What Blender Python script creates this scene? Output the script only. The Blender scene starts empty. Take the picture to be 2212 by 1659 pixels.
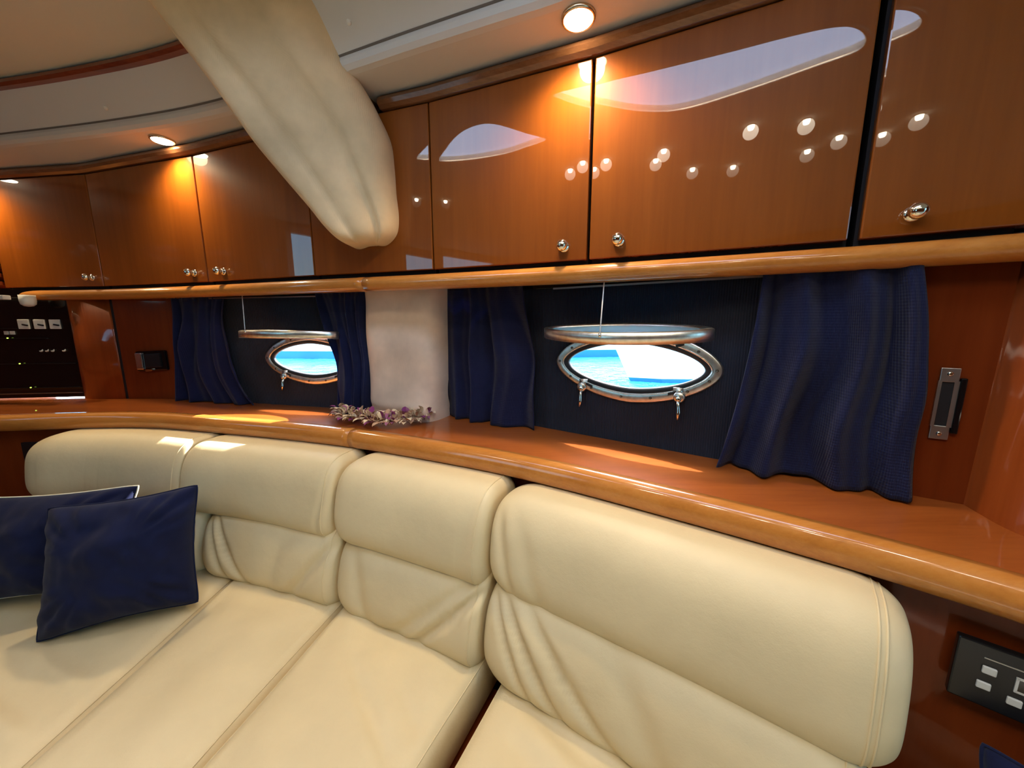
import bpy, bmesh, math, random
from mathutils import Vector, Matrix, noise

random.seed(7)
SC = bpy.context.scene
COL = SC.collection
EZ = 1.22            # eye height above the cabin sole; all z below are given relative to the eye

# ------------------------------------------------------------------ camera
cam = bpy.data.cameras.new('camera'); camo = bpy.data.objects.new('camera', cam); COL.objects.link(camo)
cam.sensor_width = 36; cam.lens = 36 * 790 / 2212; cam.clip_start = 0.01; cam.clip_end = 500
camo.location = (0, 0, EZ); camo.rotation_euler = (math.radians(90 - 9.4), 0, 0)
SC.camera = camo

# ------------------------------------------------------------------ world, sun, exposure
SUN = Vector((.136, .433, .891)).normalized()
w = bpy.data.worlds.new('world'); SC.world = w; w.use_nodes = True
nt = w.node_tree; bg = nt.nodes['Background']
sky = nt.nodes.new('ShaderNodeTexSky'); sky.sky_type = 'NISHITA'; sky.sun_disc = False
sky.sun_elevation = math.asin(SUN.z); sky.sun_rotation = math.atan2(SUN.x, SUN.y)
sky.air_density = 1.0; sky.dust_density = 2.5; sky.ozone_density = 1.0
hz = nt.nodes.new('ShaderNodeMix'); hz.data_type = 'RGBA'; hz.inputs[0].default_value = .62
nt.links.new(sky.outputs[0], hz.inputs[6]); hz.inputs[7].default_value = (1.0, 1.03, 1.06, 1)      # bright harbour haze
nt.links.new(hz.outputs[2], bg.inputs[0]); bg.inputs[1].default_value = 5.0
sl = bpy.data.lights.new('sun', 'SUN'); sl.energy = 9; sl.angle = math.radians(.6); sl.color = (1, .97, .93)
so = bpy.data.objects.new('sun', sl); COL.objects.link(so); so.location = (6, 4, 6)
so.rotation_euler = (-SUN).to_track_quat('-Z', 'Y').to_euler()
# unseen spot lamp added outside the left porthole to make the sofa's sun patch
gl_ = bpy.data.lights.new('window_glint', 'SPOT'); gl_.energy = 16000; gl_.spot_size = math.radians(6); gl_.spot_blend = .1; gl_.shadow_soft_size = .03; gl_.color = (1, .96, .88)
go_ = bpy.data.objects.new('window_glint', gl_); COL.objects.link(go_)
GD = Vector((.250, .250, .268)).normalized(); go_.location = Vector((-.735, 1.344, EZ - .125)) + GD * 6
go_.rotation_euler = (-GD).to_track_quat('-Z', 'Y').to_euler()
vs = SC.view_settings
vs.view_transform = 'Standard'; vs.look = 'None'; vs.gamma = 1; vs.use_curve_mapping = False; vs.exposure = 0.29
SC.cycles.max_bounces = 8; SC.cycles.diffuse_bounces = 4; SC.cycles.glossy_bounces = 4
SC.cycles.transparent_max_bounces = 8
SC.cycles.caustics_reflective = False; SC.cycles.caustics_refractive = False
SC.cycles.sample_clamp_indirect = 4.0
DOWNLIGHT_W = 15.0
CEIL_W = 2.7

# ------------------------------------------------------------------ materials
MATS = {}
def newmat(name):
    m = bpy.data.materials.new(name); m.use_nodes = True; MATS[name] = m
    return m, m.node_tree, m.node_tree.nodes['Principled BSDF']
def setp(b, **k):
    for n, v in k.items():
        n = n.replace('_', ' ')
        for i in b.inputs:
            if i.name.lower() == n.lower():
                i.default_value = v; break
def plain(name, col, rough=.5, metal=0, **k):
    m, t, b = newmat(name); setp(b, Base_Color=(*col, 1), Roughness=rough, Metallic=metal, **k); return m
def coords(t, scale, rot=(0, 0, 0), src='Object'):
    tc = t.nodes.new('ShaderNodeTexCoord'); mp = t.nodes.new('ShaderNodeMapping')
    mp.inputs['Scale'].default_value = scale; mp.inputs['Rotation'].default_value = rot
    t.links.new(tc.outputs[src], mp.inputs[0]); return mp.outputs[0]
def ramp(t, fac, stops):
    r = t.nodes.new('ShaderNodeValToRGB'); e = r.color_ramp.elements
    while len(e) < len(stops): e.new(.5)
    for i, (p, c) in enumerate(stops): e[i].position = p; e[i].color = (*c, 1)
    t.links.new(fac, r.inputs[0]); return r.outputs[0]
def tnoise(t, vec, scale, detail=4, rough=.55, dist=0):
    n = t.nodes.new('ShaderNodeTexNoise'); n.inputs['Scale'].default_value = scale
    n.inputs['Detail'].default_value = detail; n.inputs['Roughness'].default_value = rough
    n.inputs['Distortion'].default_value = dist
    t.links.new(vec, n.inputs['Vector']); return n.outputs[0]
def bump(t, b, h, strength, dist=.002):
    bp = t.nodes.new('ShaderNodeBump'); bp.inputs['Strength'].default_value = strength
    bp.inputs['Distance'].default_value = dist
    t.links.new(h, bp.inputs['Height']); t.links.new(bp.outputs[0], b.inputs['Normal'])
def wood(name, dark, mid, light, scale, rot=(0, 0, 0), gloss=.06, coat=1.0):
    m, t, b = newmat(name)
    v = coords(t, scale, rot)
    n1 = tnoise(t, v, 1.0, 6, .6, .6)
    v2 = coords(t, tuple(s * 9 for s in scale), rot)
    n2 = tnoise(t, v2, 1.0, 3, .6, .2)
    mx = t.nodes.new('ShaderNodeMix'); mx.data_type = 'FLOAT'; mx.inputs[0].default_value = .35
    t.links.new(n1, mx.inputs[2]); t.links.new(n2, mx.inputs[3])
    c = ramp(t, mx.outputs[0], [(.3, dark), (.5, mid), (.72, light)])
    t.links.new(c, b.inputs['Base Color'])
    setp(b, Roughness=.38, Coat_Weight=coat, Coat_Roughness=gloss, Coat_IOR=1.5)
    setp(b, **{'Specular_IOR_Level': .1})
    return m
wood('cherry_door', (.19, .046, .004), (.235, .060, .0055), (.28, .076, .008), (7, 7, .4), gloss=.012)
wood('cherry_panel', (.13, .020, .003), (.17, .029, .005), (.21, .040, .007), (8, 8, .6), gloss=.06, coat=.35)
wood('cherry_column', (.20, .036, .006), (.26, .052, .009), (.32, .07, .014), (8, 8, .6), gloss=.05, coat=.8)  # lighter than cherry_panel: sun glint on the left column is put into the colour
wood('cherry_shelf', (.28, .066, .011), (.36, .092, .016), (.43, .12, .024), (1.2, 11, 11), rot=(0, 0, math.radians(25)), gloss=.025)
wood('cherry_rail', (.42, .145, .024), (.53, .20, .038), (.62, .265, .062), (1.6, 22, 22), rot=(0, 0, math.radians(25)), gloss=.10)
wood('dark_trim_wood', (.12, .045, .016), (.19, .075, .028), (.28, .12, .045), (1.6, 25, 25), rot=(0, 0, math.radians(22)), gloss=.12)
wood('red_trim_wood', (.12, .02, .01), (.2, .04, .016), (.27, .06, .02), (1.6, 25, 25), rot=(0, 0, math.radians(15)), gloss=.12)

def leather(name, col):
    m, t, b = newmat(name)
    v = coords(t, (1, 1, 1))
    n = tnoise(t, v, 5, 5, .6)
    c = ramp(t, n, [(.3, tuple(x * .93 for x in col)), (.7, tuple(min(1, x * 1.05) for x in col))])
    t.links.new(c, b.inputs['Base Color'])
    n2 = tnoise(t, v, 420, 2, .5)
    n3 = tnoise(t, v, 22, 3, .5)
    ad = t.nodes.new('ShaderNodeMath'); ad.operation = 'MULTIPLY_ADD'; ad.inputs[1].default_value = .12
    t.links.new(n2, ad.inputs[0]); t.links.new(n3, ad.inputs[2])
    bump(t, b, ad.outputs[0], .35, .004)
    setp(b, Roughness=.52, Specular_IOR_Level=.35)
    return m
leather('cream_leather', (.72, .595, .36))
def fabric(name, col, weave, rough=.95, strength=.4, sheen=0, src='UV', trans=0):
    m, t, b = newmat(name)
    v = coords(t, (1, 1, 1), src=src)
    wx = t.nodes.new('ShaderNodeTexWave'); wx.bands_direction = 'X'; wx.inputs['Scale'].default_value = weave[0]
    wy = t.nodes.new('ShaderNodeTexWave'); wy.bands_direction = 'Y'; wy.inputs['Scale'].default_value = weave[1]
    t.links.new(v, wx.inputs[0]); t.links.new(v, wy.inputs[0])
    ad = t.nodes.new('ShaderNodeMath'); ad.operation = 'ADD'
    t.links.new(wx.outputs['Fac'], ad.inputs[0]); t.links.new(wy.outputs['Fac'], ad.inputs[1])
    n = tnoise(t, v, 6, 4)
    c = ramp(t, n, [(.3, tuple(x * .8 for x in col)), (.7, tuple(min(1, x * 1.2) for x in col))])
    t.links.new(c, b.inputs['Base Color'])
    bump(t, b, ad.outputs[0], strength, .0015)
    setp(b, Roughness=rough, Sheen_Weight=sheen, Sheen_Roughness=.5, Specular_IOR_Level=.25)
    if trans:
        tr = t.nodes.new('ShaderNodeBsdfTranslucent'); tr.inputs[0].default_value = (col[0] * 2.2, col[1] * 3.0, min(1, col[2] * 3.2), 1)
        mx = t.nodes.new('ShaderNodeMixShader'); mx.inputs[0].default_value = trans
        out = t.nodes['Material Output']
        t.links.new(b.outputs[0], mx.inputs[1]); t.links.new(tr.outputs[0], mx.inputs[2]); t.links.new(mx.outputs[0], out.inputs[0])
    return m
fabric('navy_curtain', (.013, .018, .072), (70, 60), .8, .5, .15, trans=.3)
fabric('ribbed_navy_wall', (.016, .022, .040), (62, 4), .85, 1.0, .05)
fabric('navy_pillow', (.005, .008, .036), (160, 160), 1.0, .15, .06)
fabric('cream_cloth', (.80, .61, .47), (120, 120), .9, .12, .1, src='Object')
fabric('beam_cloth', (.74, .55, .32), (90, 90), .85, .12, .1, src='Object')
m, t, b = newmat('headliner')
n = tnoise(t, coords(t, (1, 1, 1)), 260, 2)
setp(b, Base_Color=(.70, .67, .63, 1), Roughness=.75); bump(t, b, n, .15, .001)
m, t, b = newmat('ceiling_vinyl')
n = tnoise(t, coords(t, (1, 1, 1)), 260, 2)
setp(b, Base_Color=(.66, .64, .53, 1), Roughness=.8); bump(t, b, n, .15, .001)
m, t, b = newmat('polished_steel')
n = tnoise(t, coords(t, (1, 1, 1)), 60, 4)
c = ramp(t, n, [(.35, (.72, .70, .63)), (.6, (.92, .90, .85))]); t.links.new(c, b.inputs['Base Color'])
setp(b, Metallic=1, Roughness=.32)
plain('chrome', (.82, .78, .68), .08, 1)
plain('dull_steel', (.5, .5, .5), .35, 1)
plain('screw_head', (.16, .15, .13), .4, 1)
plain('seam_thread', (.16, .13, .11), .8)
plain('black_plastic', (.008, .008, .010), .28)
plain('black_gloss', (.006, .005, .006), .08)
plain('black_rubber', (.012, .014, .018), .55)
plain('dark_gap', (.006, .004, .006), .8)
plain('white_plastic', (.75, .73, .66), .4)
plain('grey_button', (.62, .62, .58), .45)
plain('gelcoat', (.85, .87, .88), .25)
plain('boat_blue', (.02, .12, .30), .3)
plain('cream_piping', (.86, .80, .62), .7)
plain('piling_wood', (.22, .16, .10), .9)
plain('carpet', (.62, .54, .42), 1.0)
plain('cord_white', (.72, .72, .74), .5)
plain('petal_cream', (.74, .60, .42), .8)
plain('petal_tan', (.48, .30, .20), .85)
plain('petal_mauve', (.30, .10, .20), .8)
plain('petal_purple', (.22, .03, .16), .8)
plain('brass_ring', (.75, .6, .4), .25, 1)
plain('bright_latch_light', (.9, .9, .9), .2, 1)  # near-white metal of the latch plate
def emit(name, col, s):
    m, t, b = newmat(name); setp(b, Base_Color=(*col, 1), Emission_Color=(*col, 1), Emission_Strength=s, Roughness=.3); return m
emit('lamp_disc', (1, .86, .62), 30)
emit('ceiling_lamp_disc', (1, .88, .68), 30)
emit('green_led', (.5, .8, .1), 2.0)
def sheen_fac(t, top=.9):
    lw_ = t.nodes.new('ShaderNodeLayerWeight'); lw_.inputs[0].default_value = .5
    pw = t.nodes.new('ShaderNodeMath'); pw.operation = 'POWER'; pw.inputs[1].default_value = 5
    ma = t.nodes.new('ShaderNodeMath'); ma.operation = 'MULTIPLY_ADD'; ma.inputs[1].default_value = top; ma.inputs[2].default_value = .04
    t.links.new(lw_.outputs['Facing'], pw.inputs[0]); t.links.new(pw.outputs[0], ma.inputs[0]); return ma
# clear pane: transparent with a fresnel sheen
m, t, b = newmat('clear_glass'); t.nodes.remove(b)
tr = t.nodes.new('ShaderNodeBsdfTransparent'); tr.inputs[0].default_value = (.93, .96, .98, 1)
gl = t.nodes.new('ShaderNodeBsdfGlossy'); gl.inputs['Roughness'].default_value = .01
fr = sheen_fac(t)
mx = t.nodes.new('ShaderNodeMixShader')
t.links.new(fr.outputs[0], mx.inputs[0]); t.links.new(tr.outputs[0], mx.inputs[1]); t.links.new(gl.outputs[0], mx.inputs[2])
t.links.new(mx.outputs[0], t.nodes['Material Output'].inputs[0])
# tinted porthole glass
m, t, b = newmat('tinted_glass'); t.nodes.remove(b)
tr = t.nodes.new('ShaderNodeBsdfTransparent'); tr.inputs[0].default_value = (.35, .48, .52, 1)
gl = t.nodes.new('ShaderNodeBsdfGlossy'); gl.inputs['Roughness'].default_value = .02
fr = sheen_fac(t)
mx = t.nodes.new('ShaderNodeMixShader')
t.links.new(fr.outputs[0], mx.inputs[0]); t.links.new(tr.outputs[0], mx.inputs[1]); t.links.new(gl.outputs[0], mx.inputs[2])
t.links.new(mx.outputs[0], t.nodes['Material Output'].inputs[0])
m, t, b = newmat('salty_glass'); t.nodes.remove(b)  # sash pane: blue light from the porthole put into its translucent colour
tr = t.nodes.new('ShaderNodeBsdfTransparent'); tr.inputs[0].default_value = (.55, .72, .80, 1)
tl_ = t.nodes.new('ShaderNodeBsdfTranslucent'); tl_.inputs[0].default_value = (.45, .68, .85, 1)
gl = t.nodes.new('ShaderNodeBsdfGlossy'); gl.inputs['Roughness'].default_value = .03
fr = sheen_fac(t, .35)
m1 = t.nodes.new('ShaderNodeMixShader'); m1.inputs[0].default_value = .6
t.links.new(tr.outputs[0], m1.inputs[1]); t.links.new(tl_.outputs[0], m1.inputs[2])
mx = t.nodes.new('ShaderNodeMixShader')
t.links.new(fr.outputs[0], mx.inputs[0]); t.links.new(m1.outputs[0], mx.inputs[1]); t.links.new(gl.outputs[0], mx.inputs[2])
t.links.new(mx.outputs[0], t.nodes['Material Output'].inputs[0])
m, t, b = newmat('sea_water')
v = coords(t, (1, 1, 1)); n = tnoise(t, v, 1.3, 5, .6, .8)
c = ramp(t, n, [(.35, (.02, .26, .38)), (.65, (.08, .52, .60))]); t.links.new(c, b.inputs['Base Color'])
n2 = tnoise(t, v, 5, 4, .6, .5); bump(t, b, n2, 1.0, .12)
setp(b, Roughness=.05, IOR=1.33)

# ------------------------------------------------------------------ mesh helpers
ORG = {}
class MB:
    def __init__(s): s.v = []; s.f = []; s.uv = []
    def add(s, verts, faces, uvs=None):
        o = len(s.v); s.v += [tuple(p) for p in verts]; s.f += [tuple(i + o for i in f) for f in faces]
        s.uv += list(uvs) if uvs else [(0, 0)] * len(verts)
        return s
    def box(s, c, ax, ay, az):
        c, ax, ay, az = map(Vector, (c, ax, ay, az))
        vs = [c + sx * ax + sy * ay + sz * az for sz in (-1, 1) for sy in (-1, 1) for sx in (-1, 1)]
        return s.add(vs, [(0, 2, 3, 1), (4, 5, 7, 6), (0, 1, 5, 4), (2, 6, 7, 3), (0, 4, 6, 2), (1, 3, 7, 5)])
    def grid(s, fn, nu, nv, cu=False, cv=False, uvs=(1, 1)):
        vs = []; uv = []
        for i in range(nu):
            for j in range(nv):
                u = i / (nu if cu else nu - 1); v = j / (nv if cv else nv - 1)
                vs.append(fn(u, v)); uv.append((u * uvs[0], v * uvs[1]))
        fs = []
        for i in range(nu if cu else nu - 1):
            for j in range(nv if cv else nv - 1):
                i2 = (i + 1) % nu; j2 = (j + 1) % nv
                fs.append((i * nv + j, i2 * nv + j, i2 * nv + j2, i * nv + j2))
        return s.add(vs, fs, uv)
    def tube(s, pts, r, n=8, closed=False):
        pts = [Vector(p) for p in pts]; N = len(pts); rings = []
        prev = None
        for i, p in enumerate(pts):
            a = pts[i - 1] if (i > 0 or closed) else p; c = pts[(i + 1) % N] if (i < N - 1 or closed) else p
            d = (c - a).normalized()
            if prev is None:
                x = d.orthogonal().normalized()
            else:
                x = (prev - d * prev.dot(d)).normalized()
            prev = x; y = d.cross(x)
            rr = r[i] if isinstance(r, (list, tuple)) else r
            rings.append([p + rr * (math.cos(2 * math.pi * k / n) * x + math.sin(2 * math.pi * k / n) * y) for k in range(n)])
        vs = [q for R in rings for q in R]; fs = []
        for i in range(N if closed else N - 1):
            for k in range(n):
                i2 = (i + 1) % N
                fs.append((i * n + k, i * n + (k + 1) % n, i2 * n + (k + 1) % n, i2 * n + k))
        if not closed:
            fs += [tuple(range(n - 1, -1, -1)), tuple((N - 1) * n + k for k in range(n))]
        return s.add(vs, fs)
    def lathe(s, o, axis, prof, n=20):
        o = Vector(o); d = Vector(axis).normalized(); x = d.orthogonal().normalized(); y = d.cross(x)
        vs = []; fs = []
        for r, h in prof:
            for k in range(n):
                a = 2 * math.pi * k / n
                vs.append(o + d * h + r * (math.cos(a) * x + math.sin(a) * y))
        for i in range(len(prof) - 1):
            for k in range(n):
                fs.append((i * n + k, i * n + (k + 1) % n, (i + 1) * n + (k + 1) % n, (i + 1) * n + k))
        fs += [tuple(range(n - 1, -1, -1)), tuple((len(prof) - 1) * n + k for k in range(n))]
        return s.add(vs, fs)
    def prism(s, poly, z0, z1):
        n = len(poly)
        vs = [(x, y, z0) for x, y in poly] + [(x, y, z1) for x, y in poly]
        fs = [tuple(range(n - 1, -1, -1)), tuple(range(n, 2 * n))] + [(i, (i + 1) % n, n + (i + 1) % n, n + i) for i in range(n)]
        return s.add(vs, fs)
    def sweep(s, path, prof, closed_prof=True):
        """path: plan points; prof: (offset into the room, z)"""
        nrm = normals(path); m = len(prof)
        vs = [(p[0] + q[0] * k, p[1] + q[1] * k, z) for p, q in zip(path, nrm) for k, z in prof]; fs = []
        for i in range(len(path) - 1):
            for j in range(m if closed_prof else m - 1):
                j2 = (j + 1) % m
                fs.append((i * m + j, (i + 1) * m + j, (i + 1) * m + j2, i * m + j2))
        if closed_prof:
            fs += [tuple(range(m)), tuple(range((len(path) - 1) * m + m - 1, (len(path) - 1) * m - 1, -1))]
        return s.add(vs, fs)
    def build(s, name, mat, parent=None, smooth=False, origin=None, bevel=0, solid=0, sub=0, angle=35):
        vs = [Vector((x, y, z + EZ)) for x, y, z in s.v]
        if parent is not None: o = ORG[parent.name]
        elif origin is not None: o = Vector((origin[0], origin[1], origin[2] + EZ))
        else:
            lo = [min(v[i] for v in vs) for i in range(3)]; hi = [max(v[i] for v in vs) for i in range(3)]
            o = Vector(((lo[0] + hi[0]) / 2, (lo[1] + hi[1]) / 2, lo[2]))
        me = bpy.data.meshes.new(name); me.from_pydata([v - o for v in vs], [], s.f)
        bm = bmesh.new(); bm.from_mesh(me); bmesh.ops.recalc_face_normals(bm, faces=bm.faces); bm.to_mesh(me); bm.free()
        uvl = me.uv_layers.new(name='UVMap')
        for l in me.loops: uvl.data[l.index].uv = s.uv[l.vertex_index]
        me.materials.append(MATS[mat])
        ob = bpy.data.objects.new(name, me); COL.objects.link(ob)
        if parent is not None: ob.parent = parent
        else: ob.location = o
        ORG[ob.name] = o
        if smooth:
            me.shade_smooth()
        if bevel:
            md = ob.modifiers.new('bevel', 'BEVEL'); md.width = bevel; md.segments = 2; md.limit_method = 'ANGLE'
        if solid:
            md = ob.modifiers.new('solid', 'SOLIDIFY'); md.thickness = solid; md.offset = 0
        if sub:
            md = ob.modifiers.new('sub', 'SUBSURF'); md.levels = sub; md.render_levels = sub
        return ob
def empty(name, loc, label=None, cat=None, group=None, kind=None):
    o = bpy.data.objects.new(name, None); COL.objects.link(o); o.empty_display_size = .05
    o.location = (loc[0], loc[1], loc[2] + EZ); ORG[o.name] = Vector(o.location)
    tag(o, label, cat, group, kind); return o
def tag(o, label=None, cat=None, group=None, kind=None):
    if label: o['label'] = label
    if cat: o['category'] = cat
    if group: o['group'] = group
    if kind: o['kind'] = kind
    return o
def normals(path):
    """unit plan normals that point into the room (towards the camera side)"""
    out = []
    for i, p in enumerate(path):
        a = path[max(0, i - 1)]; c = path[min(len(path) - 1, i + 1)]
        t = Vector((c[0] - a[0], c[1] - a[1])).normalized(); n = Vector((t.y, -t.x))
        out.append(n)          # paths run left to right, so this is the room side
    return out
def catmull(P, k=10):
    out = []
    for i in range(len(P) - 1):
        p0 = Vector(P[max(0, i - 1)]); p1 = Vector(P[i]); p2 = Vector(P[i + 1]); p3 = Vector(P[min(len(P) - 1, i + 2)])
        for j in range(k):
            t = j / k
            out.append(.5 * ((2 * p1) + (p2 - p0) * t + (2 * p0 - 5 * p1 + 4 * p2 - p3) * t * t + (3 * p1 - p0 - 3 * p2 + p3) * t ** 3))
    out.append(Vector(P[-1])); return out
def resample(path, n):
    L = [0]
    for a, b in zip(path, path[1:]): L.append(L[-1] + (Vector(b) - Vector(a)).length)
    out = []; j = 0
    for i in range(n):
        d = L[-1] * i / (n - 1)
        while j < len(L) - 2 and L[j + 1] < d: j += 1
        f = (d - L[j]) / max(1e-9, L[j + 1] - L[j]); out.append(Vector(path[j]).lerp(Vector(path[j + 1]), f))
    return out
def clip(path, x0, x1):
    """piece of a left-to-right path between two x values"""
    def ptx(x):
        for a, b in zip(path, path[1:]):
            if a[0] <= x <= b[0]:
                f = (x - a[0]) / (b[0] - a[0]); return Vector(a).lerp(Vector(b), f)
        return Vector(path[0]) if x < path[0][0] else Vector(path[-1])
    return [ptx(x0)] + [Vector(p) for p in path if x0 + 1e-4 < p[0] < x1 - 1e-4] + [ptx(x1)]
def offset(path, d):
    return [Vector((p[0] + n[0] * d, p[1] + n[1] * d)) for p, n in zip(path, normals(path))]
def nz(x, y, z=0, s=1): return noise.noise(Vector((x * s, y * s, z * s)))
def spow(c, e): return math.copysign(abs(c) ** e, c)
def on(a, b, f): return Vector(a).lerp(Vector(b), f)

# ------------------------------------------------------------------ plan curves (metres, camera stands at 0,0)
# cabinet fronts, corner points between the doors, left to right
F = [(-2.06, 1.53), (-1.585, 1.465), (-1.055, 1.313), (-.597, 1.148), (-.21, 1.018), (.172, .862), (.590, .664), (.755, .566), (1.06, .38)]
FL = [(-2.42, 1.56)] + F + [(1.5, .11)]
# shelf front edge
S = catmull([(-2.42, 1.13), (-2.1, 1.165), (-1.744, 1.215), (-1.324, 1.258), (-.932, 1.18), (-.508, 1.061), (-.127, .904), (.098, .784), (.333, .630), (.494, .516), (.566, .460), (.636, .397), (.72, .30), (.86, .13), (1.0, -.1)], 8)
ZS = -.312           # shelf top at its front edge
TILT = .012
ZB = .13; ZT = .546  # cabinet doors
ZC = .72             # deckhead
ZF = -EZ             # sole
SEAT = -.75
BAY1 = ((-1.395, 1.5), (-.24, 1.226))
BAY2 = ((-.10, 1.2), (.745, .617))

# ------------------------------------------------------------------ room shell
def struct(o): o['kind'] = 'structure'; return o
mb = MB().prism([(-2.45, -2.25), (1.6, -2.25), (1.6, 1.9), (-2.45, 1.9)], ZF - .05, ZF)
struct(mb.build('floor', 'carpet'))
def wall_x(name, x0, x1, y0, y1, holes, mat):
    """wall slab facing along x with rectangular openings (ya, yb, za, zb)"""
    mb = MB(); ys = sorted({y0, y1, *[h[0] for h in holes], *[h[1] for h in holes]})
    for a, b in zip(ys, ys[1:]):
        hs = sorted([h for h in holes if h[0] <= a and h[1] >= b], key=lambda h: h[2]); z = ZF
        for h in hs:
            if h[2] > z: mb.prism([(x0, a), (x1, a), (x1, b), (x0, b)], z, h[2])
            z = h[3]
        mb.prism([(x0, a), (x1, a), (x1, b), (x0, b)], z, .8)
    return struct(mb.build(name, mat))
def glazing(name, x, ya, yb, za, zb, mat='clear_glass'):
    e = empty(name, (x, (ya + yb) / 2, za), kind='structure'); r = .022
    MB().box((x, (ya + yb) / 2, (za + zb) / 2), (.004, 0, 0), (0, (yb - ya) / 2, 0), (0, 0, (zb - za) / 2)).build('pane', mat, e)
    for y in (ya + r, yb - r): MB().box((x, y, (za + zb) / 2), (r, 0, 0), (0, r, 0), (0, 0, (zb - za) / 2)).build('stile', 'dull_steel', e)
    for z in (za + r, zb - r): MB().box((x, (ya + yb) / 2, z), (r, 0, 0), (0, (yb - ya) / 2, 0), (0, 0, r)).build('crossbar', 'dull_steel', e)
OL = [(-1.3, -.55, -.35, .7), (.30, .56, .10, .70)]
wall_x('wall_left', -2.5, -2.42, -2.25, 1.9, OL, 'cherry_panel')
OR = [(-2.05, -1.3, ZF + .02, .62), (-1.3, -.55, ZF + .02, .62)]  # unseen glazed doors, added to let fill daylight in from the right
wall_x('wall_right', 1.5, 1.58, -2.25, .6, OR, 'cherry_panel')
for k, h in enumerate(OL): glazing('window_%d' % (5 + k), -2.46, *h, 'tinted_glass')
for k, h in enumerate(OR): glazing('door_%d' % (1 + k), 1.54, *h, 'tinted_glass')
bw = struct(MB().prism([(-2.5, -2.33), (1.58, -2.33), (1.58, -2.25), (-2.5, -2.25)], ZF, .8).build('wall_back', 'cherry_panel'))
# upper wall behind the lockers
up = offset(FL, -.13)
MBu = MB().sweep(up, [(0, ZB - .02), (-.05, ZB - .02), (-.05, .8), (0, .8)])
struct(MBu.build('wall_upper', 'cherry_panel'))
# lower wall under the shelf, behind the sofa
lw = offset(S, -.035)
struct(MB().sweep(lw, [(0, ZF), (-.04, ZF), (-.04, ZS - .03), (0, ZS - .03)]).build('wall_lower', 'cherry_panel'))

# deckhead with two glazed roof lights
H1 = [(-.17, .585), (-.05, .555), (.07, .49), (.24, .4), (.36, .34), (.44, .29), (.475, .24), (.485, .17), (.46, .12), (.37, .13), (.2, .16), (.03, .21), (-.06, .3), (-.12, .42)]
H2 = [(-.83, .56), (-.70, .615), (-.57, .65), (-.47, .645), (-.41, .6), (-.375, .48), (-.35, .37), (-.47, .375), (-.59, .4), (-.75, .48)]
def smooth_loop(P, k=4):
    out = []; n = len(P)
    for i in range(n):
        p0, p1, p2, p3 = (Vector(P[(i + d) % n]) for d in (-1, 0, 1, 2))
        for j in range(k):
            t = j / k
            out.append(.5 * ((2 * p1) + (p2 - p0) * t + (2 * p0 - 5 * p1 + 4 * p2 - p3) * t * t + (3 * p1 - p0 - 3 * p2 + p3) * t ** 3))
    return out
H1s, H2s = smooth_loop(H1), smooth_loop(H2)
def plate_with_holes(name, outer, holes, z0, z1, mat):
    bm = bmesh.new(); edges = []
    for loop in [outer] + holes:
        vs = [bm.verts.new((p[0], p[1], z0)) for p in loop]
        edges += [bm.edges.new((vs[i], vs[(i + 1) % len(vs)])) for i in range(len(vs))]
    bmesh.ops.triangle_fill(bm, use_beauty=True, use_dissolve=False, edges=edges)
    mb = MB(); bm.verts.index_update()
    V0 = [v.co.copy() for v in bm.verts]; Fs = [tuple(v.index for v in f.verts) for f in bm.faces]
    mb.add(V0, Fs); mb.add([(v.x, v.y, z1) for v in V0], Fs)
    for loop in [outer] + holes:
        n = len(loop)
        mb.add([(p[0], p[1], z0) for p in loop] + [(p[0], p[1], z1) for p in loop], [(i, (i + 1) % n, n + (i + 1) % n, n + i) for i in range(n)])
    bm.free()
    return mb.build(name, mat)
struct(plate_with_holes('ceiling', [(-2.5, -2.33), (1.58, -2.33), (1.58, .7), (.3, 1.3), (-.5, 1.7), (-2.5, 1.95)], [H1s, H2s], ZC, ZC + .022, 'ceiling_vinyl'))
for k, (hl, nm) in enumerate(((H1s, 'window_3'), (H2s, 'window_4'))):
    c = sum(hl, Vector((0, 0))) / len(hl)
    e = empty(nm, (c.x, c.y, ZC), kind='structure')
    g = MB(); n = len(hl)
    g.add([(p.x, p.y, ZC + .014) for p in hl] + [(p.x, p.y, ZC + .019) for p in hl], [tuple(range(n)), tuple(range(2 * n - 1, n - 1, -1))])
    g.build('pane', 'clear_glass', e)
    MB().tube([(p.x, p.y, ZC - .002) for p in hl], .008, 8, True).build('frame', 'brass_ring', e, True)

# cove soffit above the lockers (underside, rounded nose, raking face)
E_ = [(-2.42, 1.42), (-1.95, 1.365), (-1.687, 1.32), (-1.212, 1.233), (-.815, 1.132), (-.401, .965), (-.203, .885), (-.005, .808), (.08, .775), (.30, .675), (.55, .56), (.8, .47), (1.1, .36), (1.5, .2)]
E_ = catmull(E_, 6)
cov = empty('ceiling_cove', (-.4, 1.0, .585), kind='structure')
def cove(x0, x1, nm):
    p = clip(E_, x0, x1); p = resample(p, 60)
    prof = [(-.16, .582), (-.02, .582), (-.008, .585), (0, .593), (.002, .603), (0, .612), (.062, .705), (.062, .73), (-.16, .73)]
    mb = MB().sweep(p, prof, True); return mb.build(nm, 'headliner', cov, False)
cL = cove(-2.42, -.36, 'cove_panel'); cR = cove(-.36, 1.5, 'cove_panel')
pe = resample(clip(E_, -2.42, 1.5), 90)
MB().sweep(pe, [(.0016, .6125), (.0004, .6110), (.0030, .6150)], True).build('seam_welt', 'seam_thread', cov)
for (x, y, z) in ((-.352, .906, .641), (-1.2, 1.199, .628)):
    MB().lathe((x, y, z), (-.3, -.75, -.45), [(.005, -.003), (.006, .001), (.004, .004), (.001, .005)], 10).build('screw_cap', 'white_plastic', cov, True)
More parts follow.
